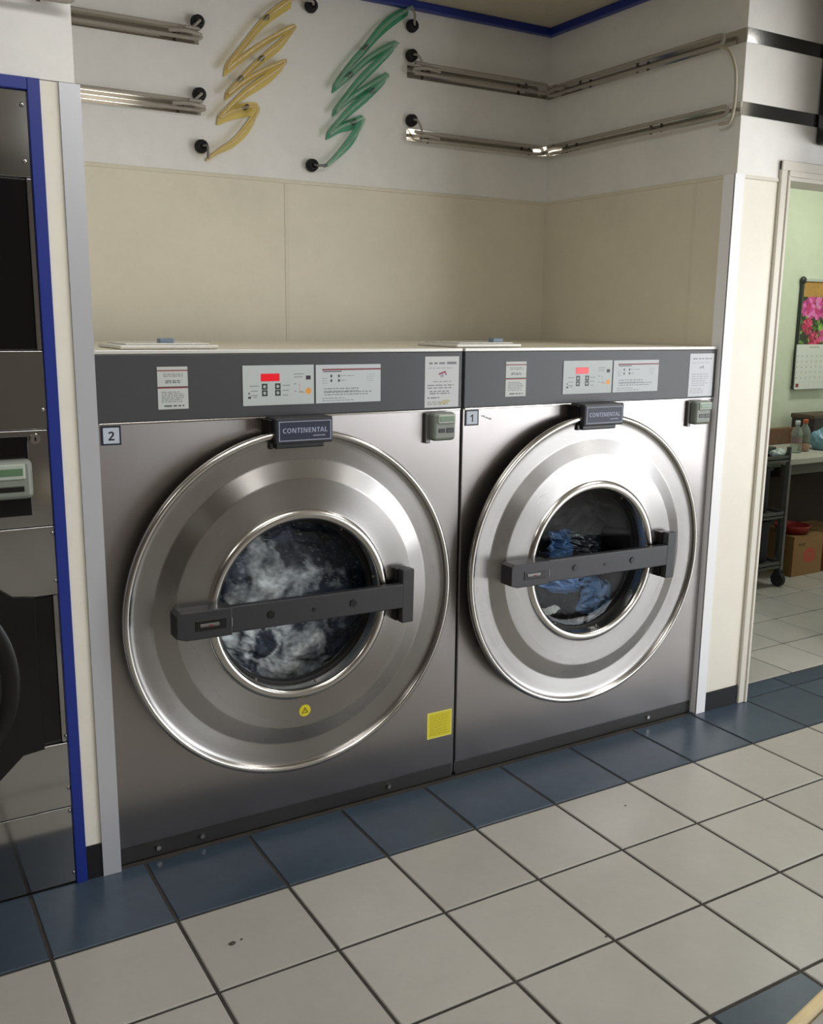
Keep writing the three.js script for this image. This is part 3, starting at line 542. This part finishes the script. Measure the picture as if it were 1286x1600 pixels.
// a hairpin tube held off the wall; n = wall normal axis
function neonBar(label, a, b, off, yA, yB, bootsAt, opts = {}) {
  // a, b: ends along the wall [x,z]; off: outward normal [x,z]
  const g = group('neon_tube', label, 'neon tube', null, [0, 0, 0]);
  const P = (t, y, o) => [a[0] + (b[0] - a[0]) * t + off[0] * o, y, a[1] + (b[1] - a[1]) * t + off[1] * o];
  const len = Math.hypot(b[0] - a[0], b[1] - a[1]), e = 0.02 / len;
  const o = 0.04, ym = (yA + yB) / 2, pts = [];
  if (opts.bendA !== false) pts.push(P(3 * e, yA - 0.002, o + 0.014), P(0.4 * e, yA, o + 0.006));
  for (let k = 0; k <= 8; k++) pts.push(P(2 * e + (1 - 3.2 * e) * k / 8, yA, o));
  pts.push(P(1 - 0.3 * e, yA - 0.003, o), P(1, ym, o), P(1 - 0.3 * e, yB + 0.003, o));
  for (let k = 8; k >= 0; k--) pts.push(P(2 * e + (1 - 3.2 * e) * k / 8, yB, o));
  pts.push(P(0.5 * e, yB, o + 0.004), P(0, (yB * 2 + yA) / 3, o + 0.01), P(3 * e, ym, o + 0.02), P(6 * e, ym - 0.004, o + 0.016));
  mesh('glass_tube', tube(pts, 0.0072, 220, 8, 0.4), M.neonGlass, g);
  for (const [t, y] of bootsAt) {
    const m = mesh('electrode_boot', boot, M.blackRubber, g); const q = P(t, y, 0); m.position.set(...q);
    m.quaternion.setFromUnitVectors(new THREE.Vector3(0, 1, 0), new THREE.Vector3(off[0], 0, off[1]));
    mesh('lead_wire', tube([P(t, y, 0.03), P(t + 0.2 * e, y - 0.005, 0.05), P(t + e * 0.8, (y + yA) / 2, 0.055), P(t + 1.6 * e, yA, 0.045)], 0.005, 20, 7), M.neonGlass, g);
  }
  for (const t of opts.clips ?? [0.12, 0.88]) mesh('clip', merge([rod(P(t, ym, 0.0035), P(t, ym, o - 0.006), 0.004, 8), bx(-0.004, 0.004, yB - 0.008, yA + 0.008, -0.004, 0.004).translate(P(t, 0, o - 0.009)[0], 0, P(t, 0, o - 0.009)[2])]), std({ color: C('#4a443c'), roughness: 0.5 }), g);
  return g;
}
neonBar('unlit clear neon tube at upper left of the yellow squiggle', [0.905, ZB], [0.27, ZB], [0, 1], 2.53, 2.497, [[0, 2.562]]);
neonBar('unlit clear neon tube at lower left of the yellow squiggle', [0.91, ZB], [0.27, ZB], [0, 1], 2.288, 2.258, [[0.01, 2.318]]);
neonBar('unlit clear neon tube on the back wall right of the green squiggle, upper', [1.785, ZB], [2.47, ZB], [0, 1], 2.538, 2.502, [[0.015, 2.572]], { clips: [0.12, 0.84] });
neonBar('unlit clear neon tube on the back wall right of the green squiggle, lower', [1.785, ZB], [2.455, ZB], [0, 1], 2.276, 2.248, [[0.02, 2.325]], { clips: [0.12, 0.9] });
neonBar('unlit clear neon tube along the alcove side wall, upper', [XR, -1.345], [XR, -0.37], [-1, 0], 2.522, 2.490, [], { clips: [0.2, 0.55] });
neonBar('unlit clear neon tube along the alcove side wall, lower', [XR, -1.345], [XR, -0.33], [-1, 0], 2.278, 2.248, [], { clips: [0.12, 0.62] });
tag(mesh('neon_lead', tube([[XR - 0.035, 2.49, -0.40], [XR - 0.036, 2.462, -0.345], [XR - 0.032, 2.40, -0.315], [XR - 0.03, 2.32, -0.308], [XR - 0.03, 2.26, -0.312], [XR - 0.032, 2.225, -0.325], [XR - 0.035, 2.222, -0.37]], 0.0055, 60, 8), std({ color: C('#b3aa98'), roughness: 0.4 })), 'pale cable joining the two neon tubes on the alcove side wall', 'cable');
neonBar('unlit clear neon tube on the white wall above the dryer', [0.225, ZP + 0.002], [-0.5, ZP + 0.002], [0, 1], 2.258, 2.236, [], { clips: [0.1, 0.8] });

function ribbon(pts, th, z0) {
  const c = new THREE.CatmullRomCurve3(pts.map(([x, y, w]) => new THREE.Vector3(x, y, w)), false, 'centripetal'), N = 320, P = [], I = [];
  for (let i = 0; i <= N; i++) {
    const q = c.getPoint(i / N), zz = z0 + 0.003 * i / N, hx = 0.1 * q.z, hy = 0.55 * q.z;
    P.push(q.x + hx, q.y + hy, zz, q.x + hx, q.y + hy, zz + th, q.x - hx, q.y - hy, zz + th, q.x - hx, q.y - hy, zz);
    if (i) { const a = (i - 1) * 4, b = i * 4; for (let k = 0; k < 4; k++) { const k1 = (k + 1) % 4; I.push(a + k, b + k, b + k1, a + k, b + k1, a + k1); } }
  }
  I.push(0, 1, 2, 0, 2, 3); const e = N * 4; I.push(e, e + 2, e + 1, e, e + 3, e + 2);
  const g = new THREE.BufferGeometry(); g.setAttribute('position', new THREE.Float32BufferAttribute(P, 3)); g.setIndex(I);
  const gg = g.toNonIndexed(); gg.computeVertexNormals(); return boxUV(gg);
}
const YP = [[1.276, 2.693, .047], [1.166, 2.607, .043], [1.074, 2.501, .038], [1.003, 2.41, .032], [1.069, 2.461, .029], [1.164, 2.532, .022], [1.277, 2.597, .026], [1.231, 2.538, .04], [1.142, 2.464, .033], [1.059, 2.384, .029], [1.005, 2.324, .025], [1.079, 2.383, .022], [1.162, 2.434, .022], [1.241, 2.47, .026], [1.187, 2.419, .044], [1.078, 2.34, .036], [1.012, 2.281, .029], [.972, 2.237, .029], [1.015, 2.262, .044], [1.077, 2.285, .048], [1.126, 2.29, .044], [1.1, 2.24, .056], [1.033, 2.167, .033], [.971, 2.128, .018], [.926, 2.096, .011]];
const GP = [[1.784, 2.742, .037], [1.675, 2.665, .054], [1.58, 2.563, .041], [1.501, 2.478, .033], [1.444, 2.402, .025], [1.51, 2.455, .029], [1.6, 2.533, .031], [1.719, 2.601, .033], [1.65, 2.531, .042], [1.56, 2.445, .042], [1.491, 2.37, .031], [1.444, 2.313, .021], [1.515, 2.373, .025], [1.6, 2.429, .033], [1.681, 2.477, .034], [1.61, 2.407, .042], [1.525, 2.337, .042], [1.461, 2.276, .031], [1.417, 2.227, .025], [1.471, 2.26, .033], [1.525, 2.282, .042], [1.57, 2.3, .038], [1.545, 2.251, .059], [1.49, 2.186, .04], [1.436, 2.135, .019], [1.406, 2.112, .009]];
function squiggle(label, pts, stroke, glassCol, boots, clips) {
  const g = group('neon_squiggle', label, 'neon sign');
  mesh('brush_stroke', ribbon(pts, 0.003, ZB + 0.001), stroke, g);
  const path = pts.map(([x, y, w]) => [x - 0.004, y + w * 0.1, ZB + 0.036]);
  mesh('glass_tube', tube(path, 0.0068, 340, 8, 0.45), phy({ color: glassCol, transmission: 0.75, thickness: 0, roughness: 0.1, ior: 1.45 }), g);
  for (const [x, y] of boots) { const m = mesh('electrode_boot', boot, M.blackRubber, g); m.position.set(x, y, ZB); m.rotation.x = Math.PI / 2; }
  const end0 = path[0], end1 = path[path.length - 1];
  mesh('lead_wire', tube([[boots[0][0], boots[0][1], ZB + 0.03], [boots[0][0] - 0.01, boots[0][1] + 0.006, ZB + 0.045], [(boots[0][0] + end0[0]) / 2, (boots[0][1] + end0[1]) / 2, ZB + 0.045], end0], 0.005, 24, 7), M.neonGlass, g);
  mesh('lead_wire', tube([[boots[1][0], boots[1][1], ZB + 0.03], [boots[1][0] + 0.012, boots[1][1] - 0.004, ZB + 0.045], end1], 0.005, 20, 7), M.darkSteel, g);
  for (const k of clips) { const q = path[k]; mesh('clip', merge([rod([q[0], q[1], ZB], [q[0], q[1], ZB + 0.03], 0.004, 8), new THREE.SphereGeometry(0.011, 10, 8).scale(1.5, 0.8, 0.6).rotateZ(0.7).translate(q[0], q[1], ZB + 0.034)]), std({ color: C('#3b3222'), roughness: 0.5 }), g); }
}
squiggle('yellow neon squiggle with painted brush stroke on the alcove back wall', YP, std({ color: C('#dcc56c'), roughness: 0.45 }), C('#f3e8c0'), [[1.352, 2.686], [0.906, 2.14]], [1, 8, 9, 19]);
squiggle('green neon squiggle with painted brush stroke on the alcove back wall', GP, std({ color: C('#3f9c74'), roughness: 0.4 }), C('#cfe8da'), [[1.797, 2.683], [1.35, 2.112]], [2, 5, 15, 20]);

// ------------------------------------------------------------------ wall television above the doorway, at the right edge
{
  const g = group('wall_television', 'black television mounted on the wall above the doorway', 'television', null, [3.35, 2.46, ZP]);
  mesh('cabinet', bx(-0.438, 0.45, -0.277, 0.27, 0.004, 0.34, 0.012), M.black, g);
  mesh('screen', bx(-0.40, 0.42, -0.2, 0.24, 0.338, 0.346, 0.004), std({ color: C('#0a0a0c'), roughness: 0.1 }), g);
}
// ------------------------------------------------------------------ folding table at the lower right corner of the view
{
  const g = group('folding_table', 'grey laminate folding table with a beige wooden edge', 'table', null, [1.07, 0, 1.815], 0.197);
  mesh('table_top', bx(-0.6, 0.6, 0.722, 0.748, -0.286, 0.33, 0.004), std({ color: C('#8f8d87'), roughness: 0.45 }), g);
  const wood = speckled('#c9b78c', 0.1, 5, { roughness: 0.5 });
  mesh('edge_strip', bx(-0.614, 0.614, 0.715, 0.752, -0.302, -0.286, 0.005), wood, g);
  mesh('edge_strip', bx(-0.614, 0.614, 0.715, 0.752, 0.33, 0.346, 0.005), wood, g);
  mesh('edge_strip', bx(-0.616, -0.6, 0.715, 0.752, -0.286, 0.33, 0.005), wood, g);
  mesh('edge_strip', bx(0.6, 0.616, 0.715, 0.752, -0.286, 0.33, 0.005), wood, g);
  for (const x of [-0.54, 0.54]) for (const z of [-0.23, 0.27]) mesh('leg', bx(x - 0.018, x + 0.018, 0, 0.722, z - 0.018, z + 0.018, 0.004), M.silver, g);
}
// ------------------------------------------------------------------ lint on the floor
seed = 77;
for (const [x, z, r, where] of [[0.40, 0.16, 0.006, 'on the cream tile in front of washer 2, larger'], [0.425, 0.155, 0.003, 'beside the larger lint clump in front of washer 2'], [1.23, 0.60, 0.003, 'on a cream tile beside a grout line'], [1.74, 0.12, 0.003, 'on the cream tile in front of washer 1']]) {
  const g = new THREE.IcosahedronGeometry(r, 2), P = g.attributes.position; for (let i = 0; i < P.count; i++) { const k = 1 + 0.6 * noise(P.getX(i) * 200, P.getY(i) * 200, P.getZ(i) * 200 + x); P.setXYZ(i, P.getX(i) * k * 1.5, P.getY(i) * k * 0.3, P.getZ(i) * k); } g.computeVertexNormals();
  const m = mesh('lint_clump', g, std({ color: C('#4b463e'), roughness: 1 })); m.position.set(x, r * 0.25 + 0.0005, z); tag(m, `small dark lint clump ${where}`, 'lint');
}

// ------------------------------------------------------------------ back room
{ // cork board and calendar
  const g = group('cork_board', 'cork notice board with a dark frame on the green wall', 'notice board', null, [5.65, 1.46, ZG]);
  mesh('cork', bx(-0.37, 0.37, -0.35, 0.35, 0, 0.012), speckled('#b98f4c', 0.15, 10, { roughness: 0.9 }), g);
  const fr = std({ color: C('#2c322d'), roughness: 0.4 }), al = std({ color: C('#b9c0b2'), roughness: 0.4 });
  for (const s of [-1, 1]) { mesh('frame_side', bx(s * 0.37 - 0.012, s * 0.37 + 0.012, -0.36, 0.36, 0, 0.022, 0.003), fr, g); mesh('frame_rail', bx(-0.37, 0.37, s * 0.355 - 0.01, s * 0.355 + 0.01, 0, 0.022, 0.003), al, g); for (const t of [-1, 1]) { const c = mesh('corner_cap', new THREE.SphereGeometry(0.026, 14, 10).scale(1, 1, 0.7), fr, g); c.position.set(s * 0.368, t * 0.352, 0.016); } }
}
{
  const tPhoto = canvasTex(512, 512, (g, w, h) => {
    g.fillStyle = '#33401f'; g.fillRect(0, 0, w, h); seed = 91;
    for (let k = 0; k < 160; k++) { g.fillStyle = ['#4f7a2c', '#6f9a3a', '#2a3a1c', '#8fb04c', '#3b2a24'][k % 5]; g.beginPath(); g.ellipse(rnd() * w, rnd() * h, 10 + rnd() * 30, 6 + rnd() * 14, rnd() * 3, 0, 7); g.fill(); }
    for (const [x, y, r, c] of [[70, 120, 80, 0], [210, 110, 130, 1], [120, 320, 80, 2], [330, 330, 40, 3], [250, 470, 90, 2], [420, 140, 120, 0], [440, 400, 100, 1]]) for (let k = 0; k < 70; k++) { const a = rnd() * 6.3, q = Math.sqrt(rnd()) * r; g.fillStyle = [['#d44a96', '#e071b4', '#b02c78'], ['#d0488f', '#e27bbb', '#c43a6a'], ['#c22f56', '#e0557a', '#982040'], ['#7cb53c', '#9acb52', '#5a9030']][c][k % 3]; g.beginPath(); g.ellipse(x + Math.cos(a) * q, y + Math.sin(a) * q, r * 0.28, r * 0.16, a, 0, 7); g.fill(); }
  });
  const tPage = canvasTex(512, 512, (g, w, h) => {
    g.fillStyle = '#d8dbd2'; g.fillRect(0, 0, w, h); g.fillStyle = '#c3c8bf'; for (let i = 1; i < 7; i++) { g.fillRect(0, 60 + i * 62, w, 3); g.fillRect(i * 73, 60, 3, 440); }
    g.fillStyle = '#b4b9b0'; g.fillRect(190, 24, 150, 18); g.fillStyle = '#8a2d2a'; g.fillRect(12, 446, 44, 42); g.fillStyle = '#7d8278'; for (let i = 0; i < 7; i++) for (let j = 0; j < 5; j++) g.fillRect(i * 73 + 10, 130 + j * 62, 10, 12);
  });
  const g = group('wall_calendar', 'wall calendar with a pink flower photo hanging on the cork board', 'calendar', null, [5.43, 1.39, ZG + 0.024]);
  plate('photo_page', -0.155, 0.165, 0.0, 0.315, 0, 0.006, tPhoto, '#8a8a80', g);
  const pg = plate('month_page', -0.175, 0.165, -0.30, 0.0, 0.004, 0.008, tPage, '#c8ccc2', g); pg.rotation.x = -0.02;
}
{ // steel cart
  const g = group('utility_cart', 'grey metal three-shelf utility cart on casters', 'cart', null, [4.12, 0, -1.62]);
  const cm = std({ color: C('#5f5f5c'), roughness: 0.4, metalness: 0.6 });
  for (const [x, z] of [[-0.27, -0.2], [0.25, -0.2], [-0.27, 0.2], [0.25, 0.2]]) {
    mesh('post', merge([bx(x - 0.014, x + 0.014, 0.1, 0.83, z - 0.004, z + 0.004), bx(x - 0.004, x + 0.004, 0.1, 0.83, z - 0.014, z + 0.014)]), cm, g);
    const c = mesh('caster', merge([cyl(0.042, 0.042, 0.028, 20).rotateZ(Math.PI / 2).translate(x, 0.042, z), bx(x - 0.022, x + 0.022, 0.06, 0.1, z - 0.02, z + 0.02, 0.004)]), M.blackRubber, g);
  }
  for (const y of [0.135, 0.435, 0.765]) mesh('shelf', merge([bx(-0.28, 0.26, y - 0.006, y, -0.21, 0.21), bx(-0.28, 0.26, y - 0.02, y + 0.018, 0.202, 0.21), bx(-0.28, 0.26, y - 0.02, y + 0.018, -0.21, -0.202), bx(-0.28, -0.272, y - 0.02, y + 0.018, -0.21, 0.21), bx(0.252, 0.26, y - 0.02, y + 0.018, -0.21, 0.21)]), cm, g);
}
{ // things on the cart
  const g = group('tool_tray', 'dark jumbled tools in a tray on top of the cart', 'tools', null, [4.17, 0.768, -1.66]);
  mesh('tray', bx(-0.18, 0.22, 0, 0.05, -0.14, 0.14, 0.01), std({ color: C('#23261f'), roughness: 0.5 }), g);
  seed = 101;
  for (let k = 0; k < 14; k++) { const t = mesh('tool', rod([-0.14 + rnd() * 0.3, 0.045 + rnd() * 0.05, -0.1 + rnd() * 0.22], [-0.14 + rnd() * 0.33, 0.07 + rnd() * 0.10, -0.1 + rnd() * 0.22], 0.010 + rnd() * 0.013, 10), k % 3 ? M.darkSteel : M.rimSteel, g); }
  const rr = mesh('coiled_wire', new THREE.TorusGeometry(0.045, 0.014, 8, 24).translate(-0.03, 0.1, 0.115), M.darkSteel, g);
  const h = group('parts_bag', 'clear plastic bag of small parts at the edge of the cart top', 'bag', null, [4.345, 0.768, -1.47]);
  const bg = new THREE.SphereGeometry(0.045, 24, 16), P = bg.attributes.position; for (let i = 0; i < P.count; i++) { const k = 1 + 0.35 * noise(P.getX(i) * 40, P.getY(i) * 40, P.getZ(i) * 40); P.setXYZ(i, P.getX(i) * k * 1.1, Math.max(0, (P.getY(i) + 0.03) * k * 0.6), P.getZ(i) * k); } bg.computeVertexNormals();
  mesh('bag', bg, std({ color: C('#aebab6'), roughness: 0.3 }), h);
  const box = group('storage_bin', 'black plastic bin on the middle shelf of the cart', 'bin', null, [4.16, 0.436, -1.64]);
  mesh('bin', bx(-0.16, 0.16, 0, 0.26, -0.15, 0.15, 0.015), std({ color: C('#1c1c1d'), roughness: 0.5 }), box);
  mesh('bin_rim', bx(-0.17, 0.17, 0.25, 0.27, -0.16, 0.16, 0.006), std({ color: C('#2a2a2b'), roughness: 0.5 }), box);
  const b2 = group('storage_bin', 'black plastic bin on the bottom shelf of the cart', 'bin', null, [4.20, 0.136, -1.64]);
  mesh('bin', bx(-0.2, 0.14, 0, 0.24, -0.16, 0.16, 0.015), std({ color: C('#161617'), roughness: 0.5 }), b2);
  mesh('bin_rim', bx(-0.21, 0.15, 0.23, 0.25, -0.17, 0.17, 0.006), std({ color: C('#232324'), roughness: 0.5 }), b2);
}
{ // work table with bottles
  const g = group('work_table', 'white topped work table along the green wall', 'table', null, [5.25, 0, -1.82]);
  mesh('table_top', bx(-0.78, 1.2, 0.705, 0.742, -0.32, 0.33, 0.005), speckled('#a9a79c', 0.05, 6, { roughness: 0.5 }), g);
  for (const x of [-0.72, 1.12]) for (const z of [-0.28, 0.27]) mesh('leg', bx(x - 0.02, x + 0.02, 0, 0.705, z - 0.02, z + 0.02, 0.004), M.darkSteel, g);
  mesh('apron', bx(-0.74, 1.15, 0.63, 0.705, 0.24, 0.26, 0.003), std({ color: C('#5b564c'), roughness: 0.6 }), g);
}
{
  const prof = [[0.0005, 0], [0.034, 0], [0.036, 0.006], [0.036, 0.05], [0.033, 0.056], [0.033, 0.10], [0.036, 0.108], [0.035, 0.125], [0.026, 0.15], [0.014, 0.168], [0.0125, 0.182]];
  const bottle = (x, z, capCol, labCol, liq, s, label) => {
    const g = group('plastic_bottle', label, 'bottle', null, [x, 0.742, z]); g.scale.setScalar(s);
    mesh('bottle_body', latheUp(prof, 32), phy({ color: C('#dfe6de'), transmission: 0.85, thickness: 0, roughness: 0.08, ior: 1.4 }), g);
    mesh('cap', latheUp([[0.0005, 0.204], [0.014, 0.204], [0.0155, 0.2], [0.0155, 0.18], [0.0005, 0.18]], 24), std({ color: C(capCol), roughness: 0.45 }), g);
    mesh('label_wrap', latheUp([[0.0345, 0.06], [0.0345, 0.1]], 32), std({ color: C(labCol), roughness: 0.5 }), g);
    if (liq) mesh('drink', latheUp([[0.0005, 0.004], [0.0325, 0.004], [0.0325, 0.046], [0.0005, 0.046]], 32), std({ color: C(liq), roughness: 0.3 }), g);
  };
  bottle(4.765, -1.68, '#c8cdd0', '#7f6a68', null, 0.97, 'clear plastic bottle with a white cap on the work table');
  bottle(4.865, -1.70, '#c05a34', '#6a6f60', '#c4692c', 0.98, 'plastic bottle with an orange cap and orange drink on the work table');
  const t = group('tape_roll', 'small yellow tape roll by the wall behind the bottles', 'tape', null, [5.19, 0.742, -2.07]);
  mesh('roll', new THREE.TorusGeometry(0.032, 0.014, 10, 28).translate(0, 0.046, 0), std({ color: C('#bfae3c'), roughness: 0.5 }), t);
  const wd = group('wood_block', 'brown wooden block leaning by the wall on the table', 'wood', null, [4.98, 0.742, -2.03]);
  mesh('block', bx(-0.14, 0.19, 0, 0.105, -0.03, 0.03, 0.006), speckled('#6a4a2e', 0.15, 5, { roughness: 0.6 }), wd);
  const db = group('dark_case', 'dark brown case standing behind the bottles on the table', 'case', null, [5.42, 0.742, -1.98]);
  mesh('case', bx(-0.22, 0.3, 0, 0.19, -0.09, 0.09, 0.012), std({ color: C('#2a211c'), roughness: 0.5 }), db);
  mesh('lid', bx(-0.225, 0.305, 0.165, 0.195, -0.095, 0.095, 0.008), std({ color: C('#4a3a2e'), roughness: 0.5 }), db);
  const bb = group('blue_bag', 'blue plastic bag slumped on the work table', 'bag', null, [5.06, 0.742, -1.70]);
  const bg = new THREE.SphereGeometry(0.085, 40, 28), P = bg.attributes.position; for (let i = 0; i < P.count; i++) { const k = 1 + 0.4 * fbm(P.getX(i) * 18, P.getY(i) * 18, P.getZ(i) * 18, 3); P.setXYZ(i, P.getX(i) * k, Math.max(0, (P.getY(i) + 0.06) * k * 0.9), P.getZ(i) * k); } bg.computeVertexNormals();
  mesh('bag', bg, std({ color: C('#6f94a8'), roughness: 0.35 }), bb);
}
{ // cartons under the table
  const tBox = canvasTex(384, 320, (g, w, h) => {
    g.fillStyle = '#8f6c42'; g.fillRect(0, 0, w, h); seed = 121; for (let k = 0; k < 500; k++) { g.fillStyle = k % 2 ? 'rgba(120,86,48,0.15)' : 'rgba(190,152,104,0.15)'; g.fillRect(rnd() * w, rnd() * h, 2 + rnd() * 40, 1 + rnd() * 2); }
    g.fillStyle = '#b5503c'; g.beginPath(); g.ellipse(215, 160, 80, 62, 0, 0, 7); g.fill(); g.fillStyle = '#8f6c42'; g.fillRect(176, 146, 80, 10); g.fillRect(186, 170, 60, 8); g.fillStyle = '#6f5330'; g.fillRect(60, 54, 90, 22);
  });
  const card = speckled('#7f6038', 0.08, 6, { roughness: 0.8 }), darkCard = speckled('#33271b', 0.1, 6, { roughness: 0.85 });
  const carton = (x, z, w, h, d, mat, front, label) => {
    const g = group('cardboard_box', label, 'box', null, [x, 0, z]);
    const b = new THREE.BoxGeometry(w, h - 0.004, d).translate(0, (h - 0.004) / 2, 0);
    mesh('carton', b, front ? [mat, mat, mat, mat, std({ map: front, roughness: 0.8 }), mat] : mat, g);
    mesh('flap', bx(-w / 2, -0.002, h - 0.004, h, -d / 2, d / 2), mat, g); mesh('flap', bx(0.002, w / 2, h - 0.004, h, -d / 2, d / 2), mat, g);
    return g;
  };
  carton(4.745, -1.66, 0.275, 0.252, 0.3, card, tBox, 'tan cardboard box with red print under the work table');
  carton(5.04, -1.66, 0.26, 0.25, 0.3, card, null, 'plain tan cardboard box right beside the red printed box');
  carton(5.15, -1.985, 1.1, 0.56, 0.28, darkCard, null, 'dark brown carton behind the red printed box');
  const r = group('red_tub', 'flat red plastic tub lying on the tan printed box', 'tub', null, [4.72, 0.252, -1.62]);
  mesh('tub', latheUp([[0.0005, 0], [0.09, 0], [0.105, 0.045], [0.11, 0.05], [0.1, 0.05], [0.085, 0.012], [0.0005, 0.012]], 40), std({ color: C('#8f2a28'), roughness: 0.4 }), r);
}

scene.traverse((o) => { if (o.isLight && !o.isRectAreaLight) o.castShadow = true; });
renderer.render(scene, camera);
